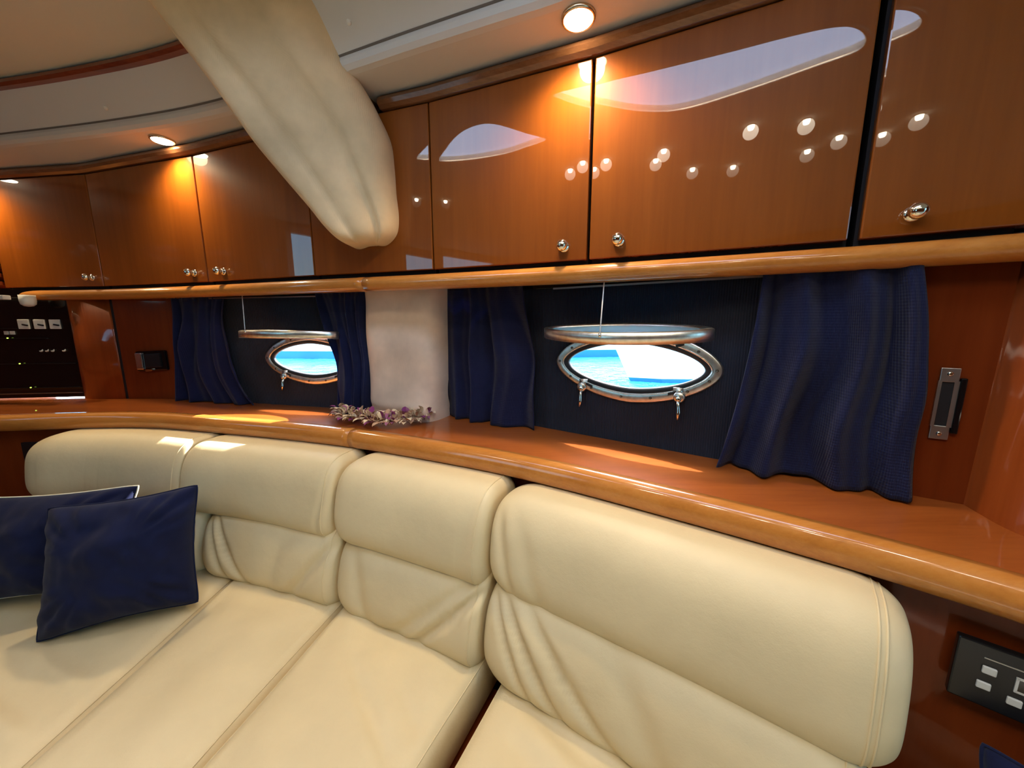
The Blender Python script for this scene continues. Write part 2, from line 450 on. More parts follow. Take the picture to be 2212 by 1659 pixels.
pt = resample(clip(offset(E_, .064), -2.4, -.44), 60)
struct(MB().sweep(pt, [(-.02, .695), (.006, .697), (.012, .704), (.010, .714), (.0, .719), (-.02, .719)]).build('trim_3', 'red_trim_wood', smooth=False))
# crown trim between the lockers and the cove
tp = FL
def crown(x0, x1):
    p = clip(tp, x0, x1); return MB().sweep(p, [(-.03, ZT + .004), (.008, ZT + .002), (.017, ZT + .008), (.021, ZT + .017), (.016, ZT + .027), (.006, ZT + .032), (.004, .584), (-.03, .584)])
cr = empty('trim_2', (-.4, 1.0, ZT), kind='structure')
crown(-2.42, -.37).build('crown_moulding', 'dark_trim_wood', cr, bevel=0)
crown(-.34, 1.5).build('crown_moulding', 'dark_trim_wood', cr)

# ------------------------------------------------------------------ wall bays with portholes
def superell(a, b, p, n=64):
    return [(a * spow(math.cos(2 * math.pi * k / n), 2 / p), b * spow(math.sin(2 * math.pi * k / n), 2 / p)) for k in range(n)]
P_ = 1.72
def bay(name, A, B, centre_f, zc, mat):
    A, B = Vector(A), Vector(B); t = (B - A).normalized(); n = Vector((t.y, -t.x)); L = (B - A).length
    sc = centre_f * L; z0, z1 = ZS - .01, ZB + .01
    N = 96; hole = superell(.186, .072, P_, N)
    def P3(s, z, d=0): return (A.x + t.x * s + n.x * d, A.y + t.y * s + n.y * d, z)
    mb = MB(); inner = [(sc + hx, zc + hy) for hx, hy in hole]; outer = []
    for hx, hy in hole:
        dx, dy = (hx or 1e-6), (hy or 1e-6)
        ks = ((L - sc) if dx > 0 else sc) / abs(dx); kz = ((z1 - zc) if dy > 0 else (zc - z0)) / abs(dy)
        k = min(ks, kz); outer.append([sc + dx * k, zc + dy * k])
    # snap the nearest samples onto the four corners
    for cs, cz in ((0, z0), (L, z0), (L, z1), (0, z1)):
        j = min(range(N), key=lambda i: (outer[i][0] - cs) ** 2 + (outer[i][1] - cz) ** 2); outer[j] = [cs, cz]
    rings = [[on(i, o, f) for i, o in zip(map(Vector, inner), map(Vector, outer))] for f in (0, .15, .4, .7, 1)]
    vs = [P3(p[0], p[1]) for R in rings for p in R]; uv = [(p[0], p[1]) for R in rings for p in R]
    fs = [(r * N + k, r * N + (k + 1) % N, (r + 1) * N + (k + 1) % N, (r + 1) * N + k) for r in range(4) for k in range(N)]
    mb.add(vs, fs, uv)
    o = struct(mb.build(name, mat))
    # hull side and white tunnel
    D = -.012
    h = MB(); vs2 = [P3(p[0], p[1], D) for p in rings[0]] + [P3(p[0] + (sc - p[0]) * -.4, p[1], D) for p in rings[4]]
    h.add(vs2, [(k, (k + 1) % N, N + (k + 1) % N, N + k) for k in range(N)])
    h.add([P3(p[0], p[1]) for p in rings[0]] + [P3(p[0], p[1], D) for p in rings[0]], [(k, (k + 1) % N, N + (k + 1) % N, N + k) for k in range(N)])
    ob = h.build('hull_side', 'gelcoat', o)
    return A, t, n, sc, P3
def porthole(nm, A, t, n, sc, P3, zc, sash_z, tilt, cord_s, cord_top):
    c = P3(sc, zc); e = empty(nm, c, kind='structure')
    # polished flange ring, lofted section
    N = 96
    loops = [(.183, .069, .001), (.184, .070, .0055), (.1855, .0715, .0062), (.204, .090, .0056), (.2075, .0935, .004), (.2085, .0945, 0)]
    mb = MB()
    pts = [[P3(sc + x, zc + y, d) for x, y in superell(a, b, P_, N)] for a, b, d in loops]
    M = len(loops)
    mb.add([p for R in pts for p in R], [(r * N + k, r * N + (k + 1) % N, (r + 1) * N + (k + 1) % N, (r + 1) * N + k) for r in range(M - 1) for k in range(N)])
    fr = mb.build('flange', 'polished_steel', e, True)
    # rubber gasket
    g = MB(); loops = [(.186, .0715, .004), (.183, .0685, .005), (.1725, .058, .003), (.170, .0565, -.002), (.170, .0565, -.008), (.186, .0715, -.008)]
    pts = [[P3(sc + x, zc + y, d) for x, y in superell(a, b, P_, N)] for a, b, d in loops]; M = len(loops)
    g.add([p for R in pts for p in R], [(r * N + k, r * N + (k + 1) % N, (r + 1) * N + (k + 1) % N, (r + 1) * N + k) for r in range(M - 1) for k in range(N)])
    g.build('gasket', 'black_rubber', e, True)
    MB().tube([P3(sc + x, zc + y, .0065) for x, y in superell(.187, .0725, P_, N)], .0011, 6, True).build('gasket_lip', 'chrome', e, True)
    # screws round the flange
    for ang in (2, 35, 65, 118, 147, 178, 212, 236, 263, 290, 318, 340):
        k = math.radians(ang); x = .1955 * spow(math.cos(k), 2 / P_); y = .0815 * spow(math.sin(k), 2 / P_)
        MB().lathe(P3(sc + x, zc + y, .0066), (n.x, n.y, 0), [(.0036, -.001), (.0036, .0008), (.0020, .0010), (.0005, .0002)], 10).build('screw', 'screw_head', fr, False)
    for (x, y) in ((-.105, -.0585), (.105, -.0585), (.115, .056)):
        MB().box(P3(sc + x, zc + y, .006), (t.x * .009, t.y * .009, -.003 if x < 0 else .003), (n.x * .003, n.y * .003, 0), (0, 0, .0035)).build('gasket_clip', 'black_rubber', e, bevel=.001)
    # two swing latches
    for sx in (-.126, .122):
        zz = zc - .066
        lg = MB().lathe(P3(sc + sx, zz, .006), (n.x, n.y, 0), [(.013, -.004), (.0135, .004), (.011, .007)], 16)
        lg.box(P3(sc + sx * .97, zz + .012, .004), (t.x * .011, t.y * .011, 0), (n.x * .004, n.y * .004, 0), (0, 0, .010))
        l = lg.build('latch', 'polished_steel', e, True)
        MB().lathe(P3(sc + sx, zz - .004, .013), (n.x, n.y, 0), [(.006, -.004), (.006, .004), (.004, .006), (.001, .006)], 12).build('pivot_screw', 'chrome', l, True)
        lv = MB().tube([P3(sc + sx, zz - .006, .013), P3(sc + sx + .001, zz - .020, .017), P3(sc + sx + .003, zz - .035, .021), P3(sc + sx + .002, zz - .052, .024)], [.005, .0042, .0052, .0022], 8)
        lv.build('lever', 'chrome', l, True)
    # opened sash, swung up about the top hinge
    a, b = .193, .086; tl = math.radians(tilt)
    def SP(x, yy, h):     # yy: distance from hinge line outwards, h: height across the sash
        d = .012 + (b + yy) * math.cos(tl) - h * math.sin(tl); z = sash_z + (b + yy) * math.sin(tl) + h * math.cos(tl)
        return P3(sc + x, z, d)
    ring = MB(); sec = [(0, -.012), (0, .010), (-.004, .0125), (-.016, .012), (-.017, .004), (-.013, -.012)]
    pts = [[SP(x * (a + q) / a, y * (b + q) / b, h) for x, y in superell(a, b, P_, N)] for q, h in sec]; M = len(sec)
    ring.add([p for R in pts for p in R], [(r * N + k, r * N + (k + 1) % N, ((r + 1) % M) * N + (k + 1) % N, ((r + 1) % M) * N + k) for r in range(M) for k in range(N)])
    sash = ring.build('sash', 'polished_steel', e, True)
    gl = MB()
    for h in (.008,):
        lp = [SP(x, y, h) for x, y in superell(a - .014, b - .014, P_, N)]
        gl.add(lp, [tuple(range(N))])
    gl.build('pane', 'salty_glass', sash)
    for sx in (-.06, .06):
        MB().tube([P3(sc + sx - .014, sash_z - .004, .010), P3(sc + sx + .014, sash_z - .004, .010)], .006, 10).build('hinge', 'polished_steel', e, True)
    yy = b * (1 - abs(cord_s / a) ** P_) ** (1 / P_)
    p0 = Vector(SP(cord_s, yy, .008)); p1 = Vector(P3(sc + cord_top, ZB - .018, .10))
    cd = MB().tube([p0, p0.lerp(p1, .5), p1], .0014, 6).build('tether_cord', 'cord_white', e, True)
    MB().lathe(p0, (0, 0, 1), [(.003, -.004), (.003, .004)], 8).build('cord_eye', 'chrome', cd, True)
b1 = bay('wall_window_left', *BAY1, .571, -.130, 'ribbed_navy_wall')
b2 = bay('wall_window_right', *BAY2, .473, -.106, 'ribbed_navy_wall')
porthole('window_1', *b1, -.130, -.044, 4, -.10, -.170)
porthole('window_2', *b2, -.106, -.010, -7.5, -.012, -.038)

# ------------------------------------------------------------------ wood panels in the window recess
wl = empty('wall_recess', (-1.6, 1.49, ZS), kind='structure')
# rounded column next to the equipment bay, sun glint put into its wood colour
col = catmull([(-1.80, 1.60), (-1.795, 1.52), (-1.775, 1.492), (-1.72, 1.482), (-1.66, 1.484), (-1.606, 1.49)], 6)
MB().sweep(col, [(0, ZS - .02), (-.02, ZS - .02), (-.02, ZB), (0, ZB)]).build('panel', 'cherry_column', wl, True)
MB().box((-1.60, 1.497, -.09), (.008, 0, 0), (0, .004, 0), (0, 0, .23)).build('panel_gap', 'dark_gap', wl)
MB().prism([(-1.594, 1.49), (-1.33, 1.49), (-1.33, 1.53), (-1.594, 1.53)], ZS - .02, ZB).build('panel', 'cherry_panel', wl, bevel=.002)

# right partition: narrow return panel and rounded column panel
wp = empty('wall_partition', (.76, .58, ZS), kind='structure')
ret = [(.64, .70), (.700, .642), (.765, .600), (.81, .571)]
MB().sweep(ret, [(0, ZS - .02), (-.02, ZS - .02), (-.02, ZB), (0, ZB)]).build('panel', 'cherry_panel', wp)
colr = catmull([(.72, .66), (.755, .625), (.767, .599), (.764, .585), (.755, .56), (.745, .53), (.742, .50), (.75, .45), (.78, .36), (.86, .2), (1.0, -.02), (1.5, -.5)], 6)
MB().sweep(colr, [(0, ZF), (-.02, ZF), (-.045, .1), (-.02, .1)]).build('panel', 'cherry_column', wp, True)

# ------------------------------------------------------------------ shelf with rounded front rail
sp = resample(S, 150)
back_edge = [(-2.42, 1.6), (-1.3, 1.6), (-.24, 1.40), (.3, 1.1), (.745, .72), (.85, .58), (.9, .45), (1.1, .1), (1.25, -.1)]
bk = resample(catmull(back_edge, 8), 150)
sh = empty('shelf', (-.4, 1.1, ZS - .04), 'long cherry wood shelf with rounded front rail behind the sofa', 'shelf')
mb = MB()
for i, (p, q) in enumerate(zip(sp, bk)):
    zq = ZS + TILT * (q - p).length      # falls gently towards the room
    mb.add([(p.x, p.y, ZS), (q.x, q.y, zq), (q.x, q.y, zq - .03), (p.x, p.y, ZS - .03)], [])
for i in range(149):
    for j in range(4): mb.f.append((i * 4 + j, (i + 1) * 4 + j, (i + 1) * 4 + (j + 1) % 4, i * 4 + (j + 1) % 4))
mb.f += [(0, 1, 2, 3), (149 * 4 + 3, 149 * 4 + 2, 149 * 4 + 1, 149 * 4)]
mb.build('shelf_board', 'cherry_shelf', sh)
def half_round(z_top, h, d, back, n=12):
    zc = z_top - h / 2
    return [(-back, z_top)] + [(d * math.cos(a) ** .8 if math.cos(a) > 1e-6 else 0, zc + h / 2 * math.sin(a)) for a in [math.pi / 2 - math.pi * k / n for k in range(n + 1)]] + [(-back, z_top - h)]
prof = half_round(ZS + .003, .056, .024, .012)
for x0, x1 in ((-2.42, -.474), (-.4725, .999)):
    p = resample(clip(S, x0, x1), 90)
    MB().sweep(p, prof).build('front_rail', 'cherry_rail', sh, True)
# ------------------------------------------------------------------ wall lockers
def chord(a, b): a, b = Vector(a), Vector(b); t = (b - a).normalized(); return t, Vector((t.y, -t.x)), (b - a).length
def locker(i, label, knob, gapL=.0015, gapR=.0015, depth=.11, fixed=False, zb=ZB):
    a, b = F[i], F[i + 1]; t, n, L = chord(a, b); A = Vector(a)
    def Q(s, d): return (A.x + t.x * s + n.x * d, A.y + t.y * s + n.y * d)
    c = Q(L / 2, -.05); e = empty('wall_locker', (c[0], c[1], ZB), label, 'cabinet', 'wall lockers above the windows')
    MB().prism([Q(.004, -.02), Q(L - .004, -.02), Q(L - .004, -depth), Q(.004, -depth)], ZB - .002, ZT + .012).build('body', 'dark_gap', e)
    mb = MB().prism([Q(gapL, 0), Q(L - gapR, 0), Q(L - gapR, -.019), Q(gapL, -.019)], zb + .013, ZT)
    dr = mb.build('panel' if fixed else 'door', 'cherry_door', e, bevel=.0025)
    if knob:
        s, z = knob
        kb = MB().lathe((*Q(s, 0), z), (n.x, n.y, 0), [(.0125, -.001), (.0125, .0015), (.0105, .0035), (.006, .005), (.0055, .011), (.0085, .013), (.0118, .017), (.0128, .021), (.0118, .025), (.0085, .029), (.004, .0312), (.0008, .0316)], 20)
        kb.build('knob', 'chrome', dr, True)
def fr(i, x): return (x - F[i][0]) / (F[i + 1][0] - F[i][0]) * chord(F[i], F[i + 1])[2]
locker(0, 'leftmost cherry wood locker door above the black equipment bay', (fr(0, -1.634), .176))
locker(1, 'cherry wood locker with knob low right, second from the left end', (fr(1, -1.115), .175), gapR=.004)
locker(2, 'cherry wood locker with knob low left, just left of the cream beam', (fr(2, -.978), .174), gapL=.001)
locker(3, 'plain cherry wood locker panel without knob behind the cream beam', None, fixed=True)
locker(4, 'cherry wood locker with knob low right beside the cream beam', (fr(4, .12), .174), gapR=.004, depth=.095)
locker(5, 'wide cherry wood locker above the open right porthole', (fr(5, .232), .177), gapL=.002, gapR=.008, depth=.095)
locker(6, 'rightmost cherry wood locker beyond the wide black gap', (fr(6, .649), .175), gapL=.008, gapR=0)
e = None
MB().prism([F[7], F[8], (F[8][0], F[8][1] + .1), (F[7][0] + .03, F[7][1] + .1)], ZB + .013, ZT).build('door', 'cherry_door', [o for o in COL.objects if o.name.startswith('wall_locker')][-1])
# underside board and rounded rail below the lockers
ub = MB(); fo = resample(offset(FL, -.002), 80); bo = resample(offset(FL, -.18), 80)
for p, q in zip(fo, bo): ub.add([(p.x, p.y, ZB - .001), (q.x, q.y, ZB - .001), (q.x, q.y, ZB - .022), (p.x, p.y, ZB - .022)], [])
for i in range(79):
    for j in range(4): ub.f.append((i * 4 + j, (i + 1) * 4 + j, (i + 1) * 4 + (j + 1) % 4, i * 4 + (j + 1) % 4))
tr1 = empty('trim_1', (-.4, 1.05, ZB - .03), kind='structure')
ub.build('underside_board', 'cherry_panel', tr1)
prof = half_round(ZB + .001, .040, .028, .006)
FLs = catmull(FL, 6)
for x0, x1 in ((-2.42, -.4165), (-.415, 1.5)):
    MB().sweep(resample(clip(FLs, x0, x1), 80), prof).build('rail', 'cherry_rail', tr1, True)
# dark shadow gap strip behind the rail top
# ------------------------------------------------------------------ curtain tracks
for (A, B, f0, f1, lab) in ((BAY1, 0, .05, .95, 'thin black curtain track above the left porthole'), (BAY2, 0, .12, .88, 'thin black curtain track above the right porthole')):
    t, n, L = chord(*A); a = Vector(A[0])
    e = empty('curtain_track', (*(a + t * L * .5 + n * .045), .095), lab, 'curtain track', 'curtain tracks under the rail')
    c = a + t * L * (f0 + f1) / 2 + n * .018; hl = L * (f1 - f0) / 2
    MB().box((c.x, c.y, .100), (t.x * hl, t.y * hl, 0), (n.x * .012, n.y * .012, 0), (0, 0, .006)).build('track', 'black_gloss', e, bevel=.001)
    c = c + n * .014
    MB().box((c.x, c.y, .0925), (t.x * hl * .6, t.y * hl * .6, 0), (n.x * .002, n.y * .002, 0), (0, 0, .0022)).build('track_lip', 'dull_steel', e)

# ------------------------------------------------------------------ curtains
def curtain(label, top, bot, mid, zt, zb, folds, amp, seed, nrm, hem_lift=0):
    """top / mid / bot: (left, right) plan points; folds hang between them"""
    T = [Vector(p) for p in top]; Mm = [Vector(p) for p in mid]; B = [Vector(p) for p in bot]; n = Vector(nrm).normalized()
    def fn(u, v):          # u across, v down
        q0 = [T[0], Mm[0], B[0]]; q1 = [T[1], Mm[1], B[1]]
        def quad(q): return q[0] * (1 - v) * (1 - 2 * v) + q[1] * 4 * v * (1 - v) + q[2] * v * (2 * v - 1)
        a, b = quad(q0), quad(q1)
        p = a.lerp(b, u)
        ph = seed + folds * 2 * math.pi * (u + .07 * math.sin(5 * u + seed) + .09 * nz(u * 2, v * 2.0, seed))
        A = amp * (.35 + .65 * min(1, v * 2.2)) * (1 + .9 * nz(u * 3, v * 2.4, seed + 3))
        d = A * math.sin(ph) + .35 * A * math.sin(2.3 * ph + 1 + v) + .010 * nz(u * 3, v * 3, seed + 9)
        if v < .07: d += .003 * math.sin(folds * 5 * math.pi * u) * (1 - v / .07)
        z = zt + (zb - zt) * v + hem_lift * v * v * (nz(u * 2.2, 0, seed) + .2)
        return (p.x + n.x * d, p.y + n.y * d, z)
    mb = MB().grid(fn, 96, 44, uvs=(abs((T[1] - T[0]).length) * 2.2, zt - zb))
    o = mb.build('curtain', 'navy_curtain', None, True, solid=.0015)
    tag(o, label, 'curtain', 'navy curtains at the portholes')
t1, n1, _ = chord(*BAY1); t2, n2, _ = chord(*BAY2)
def off(p, n, d): return (p[0] + n.x * d, p[1] + n.y * d)
curtain('navy curtain left of the left porthole, beside the wood panel', [(-1.315, 1.45), (-1.065, 1.391)], [(-1.345, 1.455), (-.985, 1.372)], [(-1.33, 1.452), (-1.065, 1.385)], .104, ZS + .004, 4.2, .015, .7, n1)
curtain('narrow navy curtain partly covering the left porthole beside the cream pillar', [(-.66, 1.255), (-.475, 1.21)], [(-.608, 1.235), (-.485, 1.205)], [(-.612, 1.238), (-.475, 1.208)], .106, ZS + .005, 3.2, .012, 2.1, n1)
curtain('navy curtain between the cream pillar and the right porthole', [(-.235, 1.208), (.03, 1.046)], [(-.235, 1.208), (.062, 1.027)], [(-.24, 1.21), (.055, 1.03)], .108, ZS + .004, 3.3, .016, 4.4, n2)
curtain('widest navy curtain, right of the right porthole beside the wood partition', [(.49, .738), (.664, .617)], [(.450, .762), (.704, .602)], [(.480, .748), (.696, .608)], .102, ZS + .006, 3.4, .022, 1.1, n2, .01)

# ------------------------------------------------------------------ cream pillar between the windows
A = Vector((-.500, 1.196)); B = Vector((-.236, 1.108)); t, n, L = chord(A, B)
def pil(u, v):
    # u round the front half section, v upwards
    z = ZS + (ZB - .005 - ZS) * v
    tp = 1 - .05 * (1 - v) ** 2 + .025 * v
    a = math.pi * u; x = -spow(math.cos(a), .45) * .5; y = spow(math.sin(a), .6)
    wr = .010 * nz(u * 3, v * 4, 2) + .012 * math.sin(13 * v + 11 * u) * max(0, u - .5) * 2 * (1 - v) ** .7 + .005 * math.sin(34 * v + 7 * u) * math.exp(-((v - .08) / .06) ** 2)
    c = A.lerp(B, .5) + t * (x * L * tp + .008 * (v - .5)) + n * (-.10 + y * .10 + wr)
    return (c.x, c.y, z)
o = MB().grid(pil, 60, 50).build('cloth_pillar', 'cream_cloth', None, True)
tag(o, 'cream cloth covered pillar between the two porthole windows', 'pillar')

# ------------------------------------------------------------------ cloth covered roof beam
secs = [((-.405, 1.05, .214), (-.375, 1.05, .215)), ((-.435, 1.025, .209), (-.345, 1.025, .214)), ((-.461, 1.0, .219), (-.314, 1.0, .240)), ((-.492, .99, .250), (-.306, .99, .285)), ((-.527, .985, .298), (-.310, .985, .342)), ((-.580, .978, .365), (-.312, .978, .405)),
        ((-.630, .97, .43), (-.318, .97, .471)), ((-.671, .955, .498), (-.350, .955, .545)), ((-.710, .942, .56), (-.372, .942, .58)), ((-.746, .93, .616), (-.392, .93, .616)), ((-.792, .91, .686), (-.392, .91, .686)), ((-.823, .9, .735), (-.39, .9, .735))]
SL = catmull([s[0] for s in secs], 6); SR = catmull([s[1] for s in secs], 6); NS = len(SL)
def beam(u, v):
    i = min(NS - 1, int(round(v * (NS - 1)))); l, r_ = SL[i], SR[i]
    a = 2 * math.pi * u
    c = (l + r_) / 2; hx = (r_ - l) / 2
    depth = .075 if v > .12 else .075 * (.35 + .65 * math.sqrt(max(0, 1 - (1 - v / .12) ** 2)))
    ca, sa = spow(math.cos(a), .62), spow(math.sin(a), .62)
    fold = .016 * math.sin(7 * u * math.pi + 3 * v) * (.3 + v) * (1 if sa < 0 else 0) * .5 + .010 * nz(u * 5, v * 4, 5)
    # soft creases running down the beam
    fold += -.020 * math.exp(-((ca - (.55 - .5 * v)) / .10) ** 2) * (1 if sa < 0 else 0) - .013 * math.exp(-((ca + .25 + .4 * v) / .08) ** 2) * (1 if sa < 0 else 0)
    k = 1 + fold / .09
    y = c.y + .075 + sa * depth * k - (.05 * (1 - ca) * .25 if sa < 0 else 0)
    p = c + hx * ca * (1 + .02 * nz(v * 6, ca, 3))
    return (p.x, y, p.z)
mb = MB().grid(beam, 72, NS, cu=True)
n0 = [i * NS for i in range(72)]; mb.f.append(tuple(n0)); mb.f.append(tuple(i * NS + NS - 1 for i in range(72)))
o = mb.build('roof_beam', 'beam_cloth', None, True)
tag(o, 'large cream cloth covered roof beam tapering down across the lockers', 'beam')

# ------------------------------------------------------------------ recessed downlights in the cove
def lamp_data(name, power, col, spot, blend, size=.02):
    l = bpy.data.lights.new(name, 'SPOT'); l.energy = power; l.color = col; l.spot_size = math.radians(spot); l.spot_blend = blend; l.shadow_soft_size = size
    return l
LD = lamp_data('bulb', DOWNLIGHT_W, (1, .78, .48), 150, .9, .025)
LC = lamp_data('bulb', CEIL_W, (1, .86, .66), 150, .8, .025)
def downlight(x, y, z, label, ldata, disc, r=.034, group='downlights in the cove', dome=0):
    e = empty('downlight', (x, y, z), label, 'light', group)
    MB().lathe((x, y, z), (0, 0, -1), [(r * .78, r * .03), (r * .80, r * .16), (r * .88, r * .2), (r * .95, r * .14), (r * .98, 0), (r * .8, -.004)], 28).build('bezel', 'brass_ring', e, True)
    MB().lathe((x, y, z), (0, 0, -1), [(r * .77, -.001), (r * .76, .0075 + dome * .3), (r * .6, .009 + dome * .8), (r * .1, .010 + dome)], 28).build('lens', disc, e, True)
    lo = bpy.data.objects.new('bulb', ldata); COL.objects.link(lo); lo.parent = e; lo.location = (0, 0, -.016 - dome)
downlight(-1.12, 1.283, .582, 'round lit downlight in the cove left of the cream beam', LD, 'lamp_disc')
downlight(.128, .810, .582, 'large round lit downlight in the cove at the top centre', LD, 'lamp_disc')
downlight(-2.08, 1.455, .582, 'round lit downlight in the cove beyond the left edge', LD, 'lamp_disc')
CL = [(.14, -.08, 'ceiling downlight mirrored in the wide locker door, left of the upper right cluster'),
      (.28, -.19, 'ceiling downlight mirrored highest of all in the wide locker door'),
      (.33, -.43, 'ceiling downlight mirrored nearest the right edge of the wide locker door'),
      (.22, -.48, 'ceiling downlight mirrored lowest of the right cluster in the wide locker door'),
      (-.04, -.41, 'ceiling downlight mirrored low in the wide locker door, right of the two middle ones'),
      (-.17, -.29, 'ceiling downlight mirrored low in the wide locker door, left of the two middle ones'),
      (-.16, -.01, 'ceiling downlight mirrored above left in the wide locker door, upper of a close pair'),
      (-.23, -.07, 'ceiling downlight mirrored leftmost in the wide locker door, lower of a close pair'),
      (-.37, .10, 'ceiling downlight mirrored by the right edge of the door beside the beam, upper of two'),
      (-.46, .07, 'ceiling downlight mirrored by the right edge of the door beside the beam, lower of two'),
      (-1.25, .22, 'ceiling downlight mirrored alone at the left of the door beside the beam')]
for (x, y, lab) in CL:
    downlight(x, y, ZC, lab, LC, 'ceiling_lamp_disc', .0145, 'downlights in the deckhead', .008)

# ------------------------------------------------------------------ sofa
def loop_prof(nc, zc, hn, hz, ex, lean, m=84):
    out = []
    for k in range(m):
        a = 2 * math.pi * k / m
        x = hn * spow(math.cos(a), 2 / ex); z = hz * spow(math.sin(a), 2 / ex)
        out.append((nc + x - lean * z, zc + z))
    return out
def soft_roll(parent, name, x0, x1, prof, rl, ml, rr, mr, wr=None, ns=150, seed=0, sag=0):
    path = resample(clip(S, x0, x1), ns); nn = normals(path)
    nc = sum(p[0] for p in prof) / len(prof); zc = sum(p[1] for p in prof) / len(prof)
    L = sum((b - a).length for a, b in zip(path, path[1:]))
    # denser samples near both ends
    vs = []; m = len(prof); ts = [.5 - .5 * math.cos(math.pi * i / (ns - 1)) for i in range(ns)]
    def P(tt):
        f = tt * (ns - 1); i = min(ns - 2, int(f)); return path[i].lerp(path[i + 1], f - i), nn[i].lerp(nn[i + 1], f - i)
    for t_ in ts:
        p, n = P(t_); d0 = t_ * L; d1 = (1 - t_) * L
        k = 1
        if d0 < rl: k *= 1 - ml * (1 - math.sqrt(max(0, 1 - (1 - d0 / rl) ** 2)))
        if d1 < rr: k *= 1 - mr * (1 - math.sqrt(max(0, 1 - (1 - d1 / rr) ** 2)))
        for j, (o, z) in enumerate(prof):
            oo = nc + (o - nc) * k; zz = zc + (z - zc) * k
            dn = .006 * nz(p.x * 3, p.y * 3, z * 5 + seed)
            if wr: dn += wr(t_, (z - zc), o - nc) * max(0, 1 - (abs(z - zc) / .105) ** 3) * min(1, max(0, (o - nc) / .03))
            zz -= sag * math.sin(math.pi * t_)
            if o > nc: oo += dn
            vs.append((p.x + n.x * oo, p.y + n.y * oo, zz))
    fs = [(i * m + j, (i + 1) * m + j, (i + 1) * m + (j + 1) % m, i * m + (j + 1) % m) for i in range(ns - 1) for j in range(m)]
    mb = MB().add(vs, fs)
    c0 = len(mb.v); p, n = P(0); mb.v.append((p.x + n.x * nc, p.y + n.y * nc, zc)); mb.uv.append((0, 0))
    p, n = P(1); mb.v.append((p.x + n.x * nc, p.y + n.y * nc, zc)); mb.uv.append((0, 0))
    mb.f += [(c0, j, (j + 1) % m) for j in range(m)] + [(c0 + 1, (ns - 1) * m + (j + 1) % m, (ns - 1) * m + j) for j in range(m)]
    ob = mb.build(name, 'cream_leather', parent, True)
    return ob, vs, m, ns, ts, L
def piping(parent, data, dist_end, r=.0016):
    ob, vs, m, ns, ts, L = data
    i = min(range(ns), key=lambda k: abs((1 - ts[k]) * L - dist_end))
    MB().tube([vs[i * m + j] for j in range(m)], r, 6, True).build('seam', 'cream_leather', ob, True)
HEAD = loop_prof(.060, -.474, .088, .111, 3.0, .20)
LOW = loop_prof(.088, -.654, .090, .114, 2.6, .26)
HEAD3 = loop_prof(.056, -.475, .084, .112, 2.8, .16)
def crease(t0, slope, width, depth):
    return lambda t, z, o: -depth * math.exp(-((t - t0 - slope * z) / width) ** 2)
def wsum(*fs): return lambda t, z, o: sum(f(t, z, o) for f in fs)
XB = [-1.60, -.985, -.437, .004, .562]
backs = ['cream leather back cushion at the left end behind the navy pillows', 'cream leather back cushion with the sunlit top, left of centre', 'narrow cream leather back cushion under the joint in the shelf rail', 'longest cream leather back cushion at the right end of the sofa']
for i in range(4):
    x0, x1 = XB[i] + .0015, XB[i + 1] - .0015
    c = clip(S, x0, x1); c = c[len(c) // 2]
    e = empty('back_cushion', (c.x, c.y - .05, SEAT), backs[i], 'cushion', 'back cushions of the curved sofa')
    rl = (.10, .055, .075, .085)[i]; rr = (.03, .035, .03, .07)[i]
    # soft folds pulled across the lower pads
    low_w = [wsum(crease(.2, .5, .05, 0.0068)),
             wsum(crease(.22, -1.6, .03, 0.0170), crease(.12, -1.0, .025, 0.0119), crease(.86, 1.8, .04, 0.0136), crease(.6, .9, .06, 0.0068)),
             wsum(crease(.82, 2.4, .035, 0.0170), crease(.70, 2.6, .05, 0.0102), crease(.2, -.8, .05, 0.0085)),
             wsum(crease(.20, -1.4, .022, 0.0170), crease(.12, -1.0, .016, 0.0136), crease(.33, -1.9, .03, 0.0136), crease(.55, -1.0, .05, 0.0085))][i]
    head_w = [None, crease(.95, .3, .02, 0.0051), wsum(crease(.9, .4, .04, 0.0051)), wsum(crease(.07, -.4, .02, 0.0085), crease(.16, -.6, .03, 0.0051))][i]
    xl1 = x1 - (.0 if i < 3 else .022)
    if i == 1: x0l, x1l = x0 + .075, x1 + .02
    elif i == 0: x0l, x1l = x0 + .0, x1 + .072
    elif i == 2: x0l, x1l = x0 + .023, x1 + .003
    else: x0l, x1l = x0 + .006, xl1
    lo = soft_roll(e, 'lumbar_pad', x0l, x1l, LOW, rl * 1.15, .42, rr, .22, low_w, seed=i * 3)
    hd = soft_roll(e, 'headrest', x0, x1, HEAD3 if i == 3 else HEAD, rl, (.5, .16, .42, .42)[i], rr, (.10, .25, .25, .35)[i], head_w, seed=i * 3 + 1)
    if i < 3:
        piping(e, hd, .022); piping(e, lo, .018)
    else:
        piping(e, hd, .030); piping(e, hd, .040); piping(e, lo, .025)
